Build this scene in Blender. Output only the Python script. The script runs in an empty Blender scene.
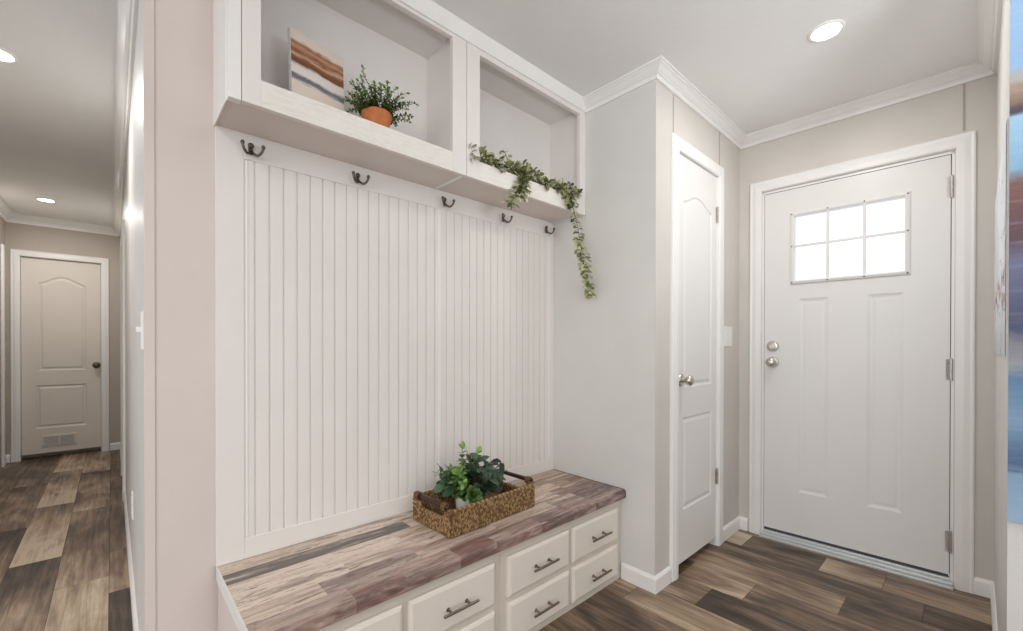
import bpy, bmesh, math, random
from mathutils import Vector, Matrix
random.seed(7)
C = bpy.context.scene.collection
sc = bpy.context.scene
PI = math.pi

# ------------------------------------------------------------------ measures (metres; camera stands over the origin)
H = 1.157                      # eye height
ZC = 2.46                      # ceiling
YB = 1.651                     # face of the panelled back of the nook
YW = 1.663                     # back wall plane
YC = 1.021                     # closet wall plane
XR = 1.866                     # return wall of the nook
XL = 0.243                     # left end of bench and wall cabinets
XH = 0.072                     # right wall of the hall
YE = 6.5                       # end wall of the hall
XHL = -0.77                    # left wall of the hall
YR = -0.062                    # right wall of the entry
XN = 1.82                      # wall that turns the corner beside the entry
XF, AF = 2.964, 0.043          # front wall runs a touch out of square
def xf(y): return XF - AF*y

# ------------------------------------------------------------------ materials
def lin(c):
    def f(v):
        v = v/255.0
        return v/12.92 if v <= .04045 else ((v+.055)/1.055)**2.4
    return (f(c[0]), f(c[1]), f(c[2]), 1)
class NT:
    def __init__(s, name):
        s.m = bpy.data.materials.new(name); s.m.use_nodes = True
        s.t = s.m.node_tree; s.b = s.t.nodes['Principled BSDF']; s.out = s.t.nodes['Material Output']
    def n(s, typ, **kw):
        o = s.t.nodes.new(typ)
        for k, v in kw.items(): setattr(o, k, v)
        return o
    def l(s, a, b): s.t.links.new(a, b)
    def coord(s, scale=(1,1,1), kind='Object', loc=(0,0,0)):
        t = s.n('ShaderNodeTexCoord'); m = s.n('ShaderNodeMapping')
        m.inputs['Scale'].default_value = scale; m.inputs['Location'].default_value = loc
        s.l(t.outputs[kind], m.inputs['Vector']); return m.outputs[0]
    def noise(s, vec, scale=5, detail=4, rough=.55, dist=0):
        n = s.n('ShaderNodeTexNoise'); n.inputs['Scale'].default_value = scale
        n.inputs['Detail'].default_value = detail; n.inputs['Roughness'].default_value = rough
        n.inputs['Distortion'].default_value = dist
        if vec is not None: s.l(vec, n.inputs['Vector'])
        return n.outputs['Fac']
    def ramp(s, fac, stops, interp='LINEAR'):
        r = s.n('ShaderNodeValToRGB'); e = r.color_ramp; e.interpolation = interp
        while len(e.elements) < len(stops): e.elements.new(.5)
        for i, (p, c) in enumerate(stops):
            e.elements[i].position = p; e.elements[i].color = c if len(c) == 4 else lin(c)
        s.l(fac, r.inputs['Fac']); return r.outputs['Color']
    def mix(s, fac, a, b, mode='MIX'):
        m = s.n('ShaderNodeMix', data_type='RGBA', blend_type=mode)
        for sock, v in ((m.inputs[0], fac), (m.inputs[6], a), (m.inputs[7], b)):
            if hasattr(v, 'links'): s.l(v, sock)
            elif isinstance(v, (int, float)): sock.default_value = v
            else: sock.default_value = v if len(v) == 4 else lin(v)
        return m.outputs[2]
    def math(s, op, a, b=0.0, clamp=False):
        m = s.n('ShaderNodeMath', operation=op, use_clamp=clamp)
        for i, v in enumerate((a, b)):
            if hasattr(v, 'links'): s.l(v, m.inputs[i])
            else: m.inputs[i].default_value = v
        return m.outputs[0]
    def attr(s, name):
        a = s.n('ShaderNodeAttribute'); a.attribute_name = name; return a
    def bump(s, h, strength=.2, dist=.002):
        b = s.n('ShaderNodeBump'); b.inputs['Strength'].default_value = strength; b.inputs['Distance'].default_value = dist
        s.l(h, b.inputs['Height']); s.l(b.outputs[0], s.b.inputs['Normal'])
    def set(s, rough=.5, metal=0, spec=.5, col=None):
        s.b.inputs['Roughness'].default_value = rough; s.b.inputs['Metallic'].default_value = metal
        s.b.inputs['Specular IOR Level'].default_value = spec
        if col is not None:
            if hasattr(col, 'links'): s.l(col, s.b.inputs['Base Color'])
            else: s.b.inputs['Base Color'].default_value = lin(col)
        return s.m

def plain(name, col, rough=.5, metal=0, spec=.5, var=.03, vscale=3, bump=0, bscale=120):
    t = NT(name); v = t.coord()
    k = t.noise(v, vscale, 3)
    dark = tuple(max(0, c*(1-var)) for c in col)
    c = t.ramp(k, [(.3, dark), (.7, col)])
    if bump: t.bump(t.noise(v, bscale, 3), bump, .002)
    return t.set(rough, metal, spec, c)

M = {}
M['wall'] = plain('wall_vinyl', (222,221,218), .42, spec=.35, bump=.06, bscale=260)
M['wall_pink'] = plain('wall_vinyl_warm', (221,210,205), .45, spec=.3, bump=.06, bscale=260)
M['wall_beige'] = plain('wall_vinyl_beige', (214,209,203), .42, spec=.35, bump=.06, bscale=260)
M['seam'] = plain('wall_seam', (176,168,163), .5)
M['trim'] = plain('white_trim_paint', (241,240,238), .3, spec=.45, var=.015)
M['panel'] = plain('white_panel_paint', (236,231,227), .42, spec=.35, var=.02)
M['cabinet_in'] = plain('cabinet_interior', (230,226,223), .5, var=.03, bump=.05, bscale=90)
M['under'] = plain('cabinet_underside', (226,216,211), .5, var=.04)
M['cream'] = plain('cream_cabinet_paint', (229,221,211), .4, spec=.4, var=.015)
M['cream_body'] = plain('cream_cabinet_frame', (214,204,193), .45, spec=.35, var=.02)
M['door'] = plain('white_door_paint', (232,231,229), .35, spec=.45, var=.012)
M['door_warm'] = plain('warm_white_door_paint', (226,218,209), .4, var=.015)
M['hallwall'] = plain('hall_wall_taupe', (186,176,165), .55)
M['nickel'] = plain('satin_nickel', (214,209,203), .3, 1, var=.1, vscale=60)
M['dark_nickel'] = plain('dark_nickel', (122,110,104), .35, 1, var=.2, vscale=80)
M['pull'] = plain('brushed_pull_metal', (150,136,124), .3, 1, var=.15, vscale=90)
M['rubber'] = plain('dark_weatherstrip', (70,72,76), .6)
M['alu'] = plain('threshold_aluminium', (214,218,219), .35, .3, var=.03, vscale=6)
M['plate'] = plain('switch_plastic', (240,239,236), .3, var=.01)
M['shadow_gap'] = plain('dark_gap', (60,52,46), .8)
M['terracotta'] = plain('terracotta', (205,122,70), .7, var=.15, vscale=25, bump=.2)
M['soil'] = plain('soil', (50,38,28), .95, var=.4, vscale=80, bump=.6)
M['ceramic'] = plain('white_ceramic', (238,236,231), .25, var=.02)
M['stem'] = plain('plant_stem', (92,84,50), .6, var=.3, vscale=60)
M['handle_wood'] = plain('dark_handle_wood', (58,34,24), .35, var=.35, vscale=50)
M['gap_shade'] = plain('wall_gap_shade', (66,52,47), .5, var=.2, vscale=30)
M['edge_white'] = plain('white_edge_band', (232,231,228), .45)
M['canvas_edge'] = plain('canvas_side', (228,228,230), .7, var=.08, vscale=40)
def wood_white():
    t = NT('white_washed_grain'); v = t.coord((2.2, 14, 14))
    g = t.noise(v, 7, 6, .62, 1.2)
    c = t.ramp(g, [(.3, (226,218,210)), (.55, (238,233,227)), (.75, (230,223,215))])
    t.bump(g, .12, .001)
    return t.set(.42, 0, .35, c)
M['grain'] = wood_white()
def ceil_mat():
    t = NT('stippled_ceiling'); v = t.coord()
    a = t.noise(v, 30, 5, .6, .6); b = t.noise(v, 90, 3)
    t.bump(t.math('ADD', a, t.math('MULTIPLY', b, .4)), .22, .006)
    c = t.ramp(t.noise(v, 1.3, 3), [(.3, (233,233,232)), (.7, (238,238,237))])
    return t.set(.8, 0, .2, c)
M['ceiling'] = ceil_mat()
def floor_mat():
    t = NT('rustic_oak_planks')
    tone = t.attr('tone').outputs['Fac']; uv = t.attr('plankuv').outputs['Vector']
    def mp(scale):
        m = t.n('ShaderNodeMapping'); m.inputs['Scale'].default_value = scale; t.l(uv, m.inputs['Vector']); return m.outputs[0]
    smoke = t.noise(mp((6, 1.7, 1)), 1.0, 4, .6, .8)        # broad smoky shading along the board
    grain = t.noise(mp((42, 2.2, 1)), 1.0, 6, .65, .7)      # grain
    fine = t.noise(mp((160, 5, 1)), 1.0, 4, .6)
    gx = t.n('ShaderNodeSeparateXYZ'); t.l(t.attr('plankgrad').outputs['Vector'], gx.inputs[0])
    f = t.math('ADD', t.math('ADD', tone, gx.outputs[0]), t.math('MULTIPLY', t.math('SUBTRACT', smoke, .5), 1.3))
    f = t.math('ADD', f, t.math('MULTIPLY', t.math('SUBTRACT', grain, .5), .95))
    f = t.math('ADD', f, t.math('MULTIPLY', t.math('SUBTRACT', fine, .5), .3), True)
    c = t.ramp(f, [(0, (42,35,31)), (.25, (82,68,57)), (.5, (124,104,87)), (.75, (170,148,124)), (1, (204,187,164))])
    kn = t.n('ShaderNodeTexVoronoi'); kn.inputs['Scale'].default_value = 1.0; t.l(mp((7, 1.6, 1)), kn.inputs['Vector'])
    k = t.ramp(kn.outputs['Distance'], [(.03, (0,0,0)), (.11, (255,255,255))])
    c = t.mix(t.math('MULTIPLY', t.math('SUBTRACT', 1.0, k), .6), c, (44,34,28))
    t.bump(t.math('ADD', grain, fine), .1, .001)
    return t.set(.38, 0, .4, c)
M['floor'] = floor_mat()
def bench_mat():
    t = NT('distressed_plank_laminate')
    base = t.attr('pcol').outputs['Color']; uv = t.attr('plankuv').outputs['Vector']
    def mp(scale):
        m = t.n('ShaderNodeMapping'); m.inputs['Scale'].default_value = scale; t.l(uv, m.inputs['Vector']); return m.outputs[0]
    a = t.noise(mp((1.7, 22, 1)), 1, 6, .66, .7)
    b = t.noise(mp((5, 80, 1)), 1, 5, .65, .3)
    w = t.noise(mp((1.6, 15, 1)), 1, 5, .65, 1.0)
    c = t.mix(t.math('MULTIPLY', t.ramp(a, [(.46, (0,0,0)), (.62, (255,255,255))]), .62), base, (228,212,197))
    c = t.mix(t.math('MULTIPLY', t.ramp(w, [(.54, (0,0,0)), (.62, (255,255,255))]), .6), c, (122,102,96))
    c = t.mix(t.math('MULTIPLY', t.ramp(b, [(.55, (0,0,0)), (.72, (255,255,255))]), .5), c, (92,74,66))
    cr_ = t.noise(mp((2.4, 34, 1)), 1, 6, .7, .8)
    c = t.mix(t.math('MULTIPLY', t.ramp(cr_, [(.485, (0,0,0)), (.5, (255,255,255)), (.515, (0,0,0))]), .7), c, (92,74,66))
    sp = t.noise(mp((9, 46, 1)), 1, 5, .65, .8)
    c = t.mix(t.math('MULTIPLY', t.ramp(sp, [(.57, (0,0,0)), (.63, (255,255,255))]), .7), c, (98,80,75))
    wp = t.noise(mp((4, 30, 4)), 1, 5, .65, .8)
    c = t.mix(t.math('MULTIPLY', t.ramp(wp, [(.56, (0,0,0)), (.62, (255,255,255))]), .65), c, (222,204,190))
    f = t.attr('edge').outputs['Fac']
    d = t.noise(mp((7, 30, 1)), 1, 5, .6, 1)
    ec = t.ramp(d, [(.34, (64,48,46)), (.5, (120,94,90)), (.62, (164,136,128)), (.75, (205,184,168))])
    c = t.mix(t.math('MULTIPLY', f, .75), c, ec)
    t.bump(b, .1, .001)
    return t.set(.4, 0, .4, c)
M['bench'] = bench_mat()
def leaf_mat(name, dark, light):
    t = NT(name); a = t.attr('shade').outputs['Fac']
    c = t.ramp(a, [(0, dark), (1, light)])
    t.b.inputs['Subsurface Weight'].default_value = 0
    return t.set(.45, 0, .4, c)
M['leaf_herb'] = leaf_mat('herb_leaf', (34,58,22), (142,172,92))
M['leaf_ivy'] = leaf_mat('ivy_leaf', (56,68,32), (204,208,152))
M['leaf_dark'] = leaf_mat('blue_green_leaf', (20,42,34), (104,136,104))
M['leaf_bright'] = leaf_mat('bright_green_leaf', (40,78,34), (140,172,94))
def weave_mat():
    t = NT('woven_seagrass'); a = t.attr('shade').outputs['Fac']
    n = t.noise(t.coord(), 160, 4)
    c = t.ramp(t.math('ADD', t.math('MULTIPLY', a, .75), t.math('MULTIPLY', n, .3), True), [(0, (60,40,24)), (.45, (120,90,58)), (1, (190,158,114))])
    t.bump(n, .4, .001)
    return t.set(.6, 0, .3, c)
M['weave'] = weave_mat()
def glow(name, col, strength):
    t = NT(name); t.set(.5, 0, .2, (250,250,250))
    t.b.inputs['Emission Color'].default_value = lin(col); t.b.inputs['Emission Strength'].default_value = strength
    return t.m
M['lamp'] = glow('lit_led_lens', (255,252,246), 14)
def glass():
    t = NT('clear_door_glass')
    tr = t.n('ShaderNodeBsdfTransparent'); gl = t.n('ShaderNodeBsdfGlossy'); gl.inputs['Roughness'].default_value = .02
    mx = t.n('ShaderNodeMixShader'); mx.inputs[0].default_value = .05
    t.l(tr.outputs[0], mx.inputs[1]); t.l(gl.outputs[0], mx.inputs[2]); t.l(mx.outputs[0], t.out.inputs['Surface'])
    return t.m
M['glass'] = glass()
def art_strata():      # small canvas: rust bands over white, one grey streak
    t = NT('strata_painting'); uv = t.attr('plankuv').outputs['Vector']
    sx = t.n('ShaderNodeSeparateXYZ'); t.l(uv, sx.inputs[0])
    mp = t.n('ShaderNodeMapping'); mp.inputs['Scale'].default_value = (2.2, 5, 1); t.l(uv, mp.inputs['Vector'])
    n = t.noise(mp.outputs[0], 1, 5, .6, .6)
    mp2 = t.n('ShaderNodeMapping'); mp2.inputs['Scale'].default_value = (3, 34, 1); t.l(uv, mp2.inputs['Vector'])
    n2 = t.noise(mp2.outputs[0], 1, 4, .6, .2)
    v = t.math('ADD', sx.outputs[1], t.math('MULTIPLY', t.math('SUBTRACT', n, .5), .11))
    v = t.math('ADD', v, t.math('MULTIPLY', t.math('SUBTRACT', n2, .5), .09))
    c = t.ramp(v, [(0, (222,208,192)), (.33, (226,214,202)), (.375, (120,120,128)), (.415, (112,112,120)), (.45, (228,222,218)), (.55, (226,216,210)),
                   (.59, (112,70,46)), (.655, (138,88,60)), (.68, (198,164,140)), (.73, (132,80,54)), (.79, (188,142,114)), (.835, (140,92,68)), (.88, (222,206,192)), (1, (214,202,192))])
    t.bump(n2, .2, .001)
    return t.set(.6, 0, .3, c)
M['art_strata'] = art_strata()
def art_blue():
    t = NT('blue_band_painting'); uv = t.attr('plankuv').outputs['Vector']
    sx = t.n('ShaderNodeSeparateXYZ'); t.l(uv, sx.inputs[0])
    mp = t.n('ShaderNodeMapping'); mp.inputs['Scale'].default_value = (3, 5, 1); t.l(uv, mp.inputs['Vector'])
    n = t.noise(mp.outputs[0], 1.6, 5, .6, 1)
    mp2 = t.n('ShaderNodeMapping'); mp2.inputs['Scale'].default_value = (2.5, 40, 1); t.l(uv, mp2.inputs['Vector'])
    n2 = t.noise(mp2.outputs[0], 1, 4, .6, .4)
    v = t.math('ADD', sx.outputs[1], t.math('MULTIPLY', t.math('SUBTRACT', n, .5), .05))
    v = t.math('ADD', v, t.math('MULTIPLY', t.math('SUBTRACT', n2, .5), .05))
    g = lambda z: (z-.614)/(2.26-.614)
    c = t.ramp(v, [(g(.62), (176,200,222)), (g(.76), (160,186,212)), (g(.79), (96,124,160)), (g(.93), (150,180,206)), (g(1.07), (120,154,188)), (g(1.10), (176,180,184)),
                   (g(1.17), (158,158,170)), (g(1.21), (96,104,136)), (g(1.42), (128,130,160)), (g(1.5), (112,88,100)), (g(1.65), (136,102,98)), (g(1.71), (150,186,210)),
                   (g(1.86), (168,198,220)), (g(1.885), (88,82,102)), (g(1.91), (122,104,100)), (g(1.95), (166,146,130)), (g(1.99), (184,178,172)), (g(2.02), (158,188,216)), (1, (164,192,220))])
    sc_ = t.noise(mp2.outputs[0], 2.2, 3); c = t.mix(t.math('MULTIPLY', t.ramp(sc_, [(.52, (0,0,0)), (.7, (255,255,255))]), .18), c, (206,212,222))
    c = t.mix(.4, c, c, 'MULTIPLY')
    return t.set(.5, 0, .3, c)
M['art_blue'] = art_blue()
def art_white():
    t = NT('white_splash_painting'); uv = t.attr('plankuv').outputs['Vector']
    def mp(s):
        m = t.n('ShaderNodeMapping'); m.inputs['Scale'].default_value = s; t.l(uv, m.inputs['Vector']); return m.outputs[0]
    n = t.noise(mp((3, 3, 1)), 1, 4); sx = t.n('ShaderNodeSeparateXYZ'); t.l(uv, sx.inputs[0])
    c = t.ramp(n, [(.3, (214,222,234)), (.6, (240,243,248))])
    s1 = t.noise(mp((6, 9, 1)), 1.3, 5, .65, 1); c = t.mix(t.ramp(s1, [(.61, (0,0,0)), (.66, (255,255,255))]), c, (62,64,76))
    lo = t.ramp(sx.outputs[1], [(.05, (255,255,255)), (.22, (0,0,0))]); c = t.mix(t.math('MULTIPLY', lo, .45), c, (130,138,150))
    s2 = t.noise(mp((5, 7, 1)), 2.1, 3, .5, .6); band = t.ramp(sx.outputs[1], [(.18, (0,0,0)), (.26, (255,255,255)), (.36, (255,255,255)), (.42, (0,0,0))])
    c = t.mix(t.math('MULTIPLY', t.ramp(s2, [(.50, (0,0,0)), (.54, (255,255,255))]), band), c, (140,52,22))
    return t.set(.35, 0, .4, c)
M['art_white'] = art_white()

# ------------------------------------------------------------------ mesh helpers
def bmn(): return bmesh.new()
def obj(name, bm, mats, parent=None, smooth=False, loc=None, rotz=0, angle=None):
    me = bpy.data.meshes.new(name); bmesh.ops.recalc_face_normals(bm, faces=bm.faces[:]) if not getattr(bm, '_keep', False) else None
    bm.to_mesh(me); bm.free()
    for m in (mats if isinstance(mats, (list, tuple)) else [mats]): me.materials.append(m)
    if smooth:
        for p in me.polygons: p.use_smooth = True
    if angle: me.set_sharp_from_angle(angle=math.radians(angle))
    o = bpy.data.objects.new(name, me); C.objects.link(o)
    if parent: o.parent = parent
    if loc: o.location = loc
    if rotz: o.rotation_euler.z = rotz
    return o
def tag(o, label=None, cat=None, group=None, kind=None):
    if label: o['label'] = label
    if cat: o['category'] = cat
    if group: o['group'] = group
    if kind: o['kind'] = kind
    return o
def thing(name, label, cat, loc=(0,0,0), rotz=0, group=None):
    o = bpy.data.objects.new(name, None); C.objects.link(o); o.location = loc; o.rotation_euler.z = rotz
    o.empty_display_size = .05
    return tag(o, label, cat, group)
def struct(name, bm, m, parent=None, **kw):
    o = obj(name, bm, m, parent, **kw)
    if parent is None: o['kind'] = 'structure'
    return o
def box(bm, x0, x1, y0, y1, z0, z1, bev=0, mi=0, seg=2):
    vs = [bm.verts.new(p) for p in ((x0,y0,z0),(x1,y0,z0),(x1,y1,z0),(x0,y1,z0),(x0,y0,z1),(x1,y0,z1),(x1,y1,z1),(x0,y1,z1))]
    fs = [bm.faces.new([vs[i] for i in q]) for q in ((3,2,1,0),(4,5,6,7),(0,1,5,4),(1,2,6,5),(2,3,7,6),(3,0,4,7))]
    for f in fs: f.material_index = mi
    if bev:
        es = list({e for f in fs for e in f.edges})
        bmesh.ops.bevel(bm, geom=es, offset=bev, segments=seg, affect='EDGES', profile=.5)
def frame_of(d):
    d = Vector(d).normalized(); a = Vector((0,0,1)) if abs(d.z) < .9 else Vector((1,0,0))
    u = d.cross(a).normalized(); return d, u, d.cross(u)
def tube(bm, pts, r, seg=8, caps=True, mi=0):
    pts = [Vector(p) for p in pts]; n = len(pts); rs = r if isinstance(r, (list, tuple)) else [r]*n
    rings = []; u = None
    for i, p in enumerate(pts):
        d = (pts[min(i+1, n-1)] - pts[max(i-1, 0)]).normalized()
        if u is None: _, u, _ = frame_of(d)
        u = (u - d*u.dot(d)).normalized(); v = d.cross(u)
        rings.append([bm.verts.new(p + (u*math.cos(2*PI*k/seg) + v*math.sin(2*PI*k/seg))*rs[i]) for k in range(seg)])
    for a, b in zip(rings, rings[1:]):
        for k in range(seg):
            f = bm.faces.new((a[k], a[(k+1) % seg], b[(k+1) % seg], b[k])); f.material_index = mi
    if caps:
        for q in (rings[0], rings[-1]):
            f = bm.faces.new(q); f.material_index = mi
def lathe(bm, prof, org, axis=(0,0,1), seg=28, mi=0):
    d, u, v = frame_of(axis); org = Vector(org); rings = []
    for r, h in prof:
        if r < 1e-6: rings.append([bm.verts.new(org + d*h)])
        else: rings.append([bm.verts.new(org + d*h + (u*math.cos(2*PI*k/seg) + v*math.sin(2*PI*k/seg))*r) for k in range(seg)])
    for a, b in zip(rings, rings[1:]):
        for k in range(seg):
            k2 = (k+1) % seg
            q = [a[k % len(a)], a[k2 % len(a)], b[k2 % len(b)], b[k % len(b)]]
            q = list(dict.fromkeys(q))
            if len(q) > 2: bm.faces.new(q).material_index = mi
def sweep(bm, path, prof, side=1, mi=0):
    """Extrude a closed profile [(offset, z)] along a mitred plan path; side=+1 offsets to the left of the heading."""
    P = [Vector((p[0], p[1])) for p in path]; n = len(P); rings = []
    for i in range(n):
        ds = []
        if i > 0: ds.append((P[i]-P[i-1]).normalized())
        if i < n-1: ds.append((P[i+1]-P[i]).normalized())
        ns = [Vector((-d.y, d.x))*side for d in ds]
        m = ns[0] if len(ns) == 1 else (ns[0]+ns[1])/(1+ns[0].dot(ns[1]))
        rings.append([bm.verts.new((P[i].x+m.x*o, P[i].y+m.y*o, z)) for o, z in prof])
    k = len(prof)
    for a, b in zip(rings, rings[1:]):
        for j in range(k): bm.faces.new((a[j], a[(j+1) % k], b[(j+1) % k], b[j])).material_index = mi
    bm.faces.new(rings[0]); bm.faces.new(rings[-1])
def crown_prof(z=ZC, w=.060, h=.058):
    return [(0, z), (w, z), (w, z-.009), (w-.007, z-.010), (w-.010, z-.015), (w*.72, z-h*.30), (w*.50, z-h*.52), (w*.36, z-h*.60), (w*.36, z-h*.66), (w*.26, z-h*.68), (w*.20, z-h*.80), (.013, z-h*.82), (.011, z-h), (0, z-h)]
def base_prof(h=.078, t=.012):
    return [(0, 0), (t, 0), (t, h-.014), (t*.55, h-.004), (t*.3, h), (0, h)]
def casing_prof(w=.062):   # across the casing: (position from the opening edge outward, proud)
    return [(0, 0), (0, .012), (.006, .017), (w*.45, .018), (w*.75, .014), (w-.006, .016), (w, .012), (w, 0)]
def casing(bm, to, u0, u1, z1, w=.062, z0=0.0):
    """Mitred three-sided door casing; to(u, z, proud) gives the point."""
    pr = casing_prof(w); rings = []
    for (u, z, su, sz) in ((u0, z0, -1, 0), (u0, z1, -1, 1), (u1, z1, 1, 1), (u1, z0, 1, 0)):
        rings.append([bm.verts.new(to(u + su*a, z + sz*a, p)) for a, p in pr])
    k = len(pr)
    for a, b in zip(rings, rings[1:]):
        for j in range(k): bm.faces.new((a[j], a[(j+1) % k], b[(j+1) % k], b[j]))
    bm.faces.new(rings[0]); bm.faces.new(rings[-1])
def arch_rect(u0, u1, z0, z1, rise=0, n=14):
    """Panel outline; a cathedral rise lifts the middle of the top edge."""
    pts = [(u0, z0), (u1, z0)]
    if not rise: return pts + [(u1, z1), (u0, z1)]
    w = u1-u0
    for i in range(n+1):
        t = i/n; s = .5 - .5*math.cos(2*PI*t); pts.append((u1 - w*t, z1 + rise*s**.8))
    return pts
def inset(poly, d):
    n = len(poly); out = []
    for i in range(n):
        p0, p, p1 = Vector(poly[i-1]), Vector(poly[i]), Vector(poly[(i+1) % n])
        a, b = (p-p0).normalized(), (p1-p).normalized()
        na, nb = Vector((-a.y, a.x)), Vector((-b.y, b.x))
        m = (na+nb)/(1+na.dot(nb)); out.append(tuple(p + m*d))
    return out
def slab_face(bm, to, u0, u1, z0, z1, holes, thick=.035, steps=((.0, .0), (.004, -.004), (.011, -.006), (.018, -.005), (.030, -.0012)), open_holes=(), mi=0):
    """A moulded door leaf: to(u, z, proud). HOLES are panel outlines, dished and raised by STEPS; OPEN_HOLES go right through."""
    outer = [bm.verts.new(to(u, z, 0)) for u, z in ((u0,z0),(u1,z0),(u1,z1),(u0,z1))]
    es = [bm.edges.new((outer[i], outer[(i+1) % 4])) for i in range(4)]
    rings = []
    for h in list(holes) + list(open_holes):
        r = [bm.verts.new(to(u, z, 0)) for u, z in h]; rings.append(r)
        es += [bm.edges.new((r[i], r[(i+1) % len(r)])) for i in range(len(r))]
    bmesh.ops.triangle_fill(bm, edges=es, use_beauty=True)
    for h, r in zip(holes, rings):
        prev = r
        for d, p in steps[1:]:
            cur = [bm.verts.new(to(u, z, p)) for u, z in inset(h, d)]
            for i in range(len(r)): bm.faces.new((prev[i], prev[(i+1) % len(r)], cur[(i+1) % len(r)], cur[i]))
            prev = cur
        bm.faces.new(prev)
    back = [bm.verts.new(to(u, z, -thick)) for u, z in ((u0,z0),(u1,z0),(u1,z1),(u0,z1))]
    for i in range(4): bm.faces.new((outer[i], outer[(i+1) % 4], back[(i+1) % 4], back[i]))
    if not open_holes: bm.faces.new(back)
    for h, r in zip(open_holes, rings[len(holes):]):
        b2 = [bm.verts.new(to(u, z, -thick)) for u, z in h]
        for i in range(len(r)): bm.faces.new((r[i], r[(i+1) % len(r)], b2[(i+1) % len(r)], b2[i]))
        e2 = [bm.edges.get((b2[i], b2[(i+1) % len(r)])) for i in range(len(r))]
        bb = []
        for i in range(4):
            e = bm.edges.get((back[i], back[(i+1) % 4])); bb.append(e)
        bmesh.ops.triangle_fill(bm, edges=bb+e2, use_beauty=True)
def set_shade(o, vals, name='shade'):
    a = o.data.attributes.new(name, 'FLOAT', 'FACE')
    for i, v in enumerate(vals): a.data[i].value = v
def leaf(bm, lay, base, d, up, L, W, bend=.25, fold=.25, shade=.5):
    """One folded leaf of six quads with a pointed tip."""
    d = Vector(d).normalized(); up = Vector(up); s = d.cross(up)
    if s.length < 1e-4: s = d.cross(Vector((1,0,0)))
    s.normalize(); n = s.cross(d); base = Vector(base)
    rows = []
    for t, w in ((0, .10), (.3, .85), (.62, 1.0), (.86, .55), (1, .03)):
        c = base + d*(L*t) - n*(bend*L*t*t)
        rows.append([bm.verts.new(c - s*(W*.5*w) + n*(fold*W*.5*w)), bm.verts.new(c), bm.verts.new(c + s*(W*.5*w) + n*(fold*W*.5*w))])
    for a, b in zip(rows, rows[1:]):
        for k in (0, 1):
            f = bm.faces.new((a[k], a[k+1], b[k+1], b[k])); f[lay] = min(1, max(0, shade + (.06 if k else -.04))); f.smooth = True
def leafbm():
    bm = bmn(); return bm, bm.faces.layers.float.new('shade')

# ------------------------------------------------------------------ camera
f_px, th, y0, pi_, ro = 430.539, .748, 347.781, -.004, -.001
s, c = math.sin(th), math.cos(th)
right = Vector((c, -s, 0)); fwd = Vector((s*math.cos(pi_), c*math.cos(pi_), math.sin(pi_))).normalized(); up = right.cross(fwd)
cr, sr = math.cos(ro), math.sin(ro)
rx = right*cr - up*sr; uy = right*sr + up*cr
cd = bpy.data.cameras.new('camera'); cam = bpy.data.objects.new('camera', cd); C.objects.link(cam)
cd.sensor_fit = 'HORIZONTAL'; cd.sensor_width = 36; cd.lens = f_px/1023*36; cd.shift_y = (y0-315.5)/1023; cd.clip_start = .01
mw = Matrix.Identity(4)
for i in range(3): mw[i][0], mw[i][1], mw[i][2] = rx[i], uy[i], -fwd[i]
mw[2][3] = H
cam.matrix_world = mw
sc.camera = cam

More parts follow.
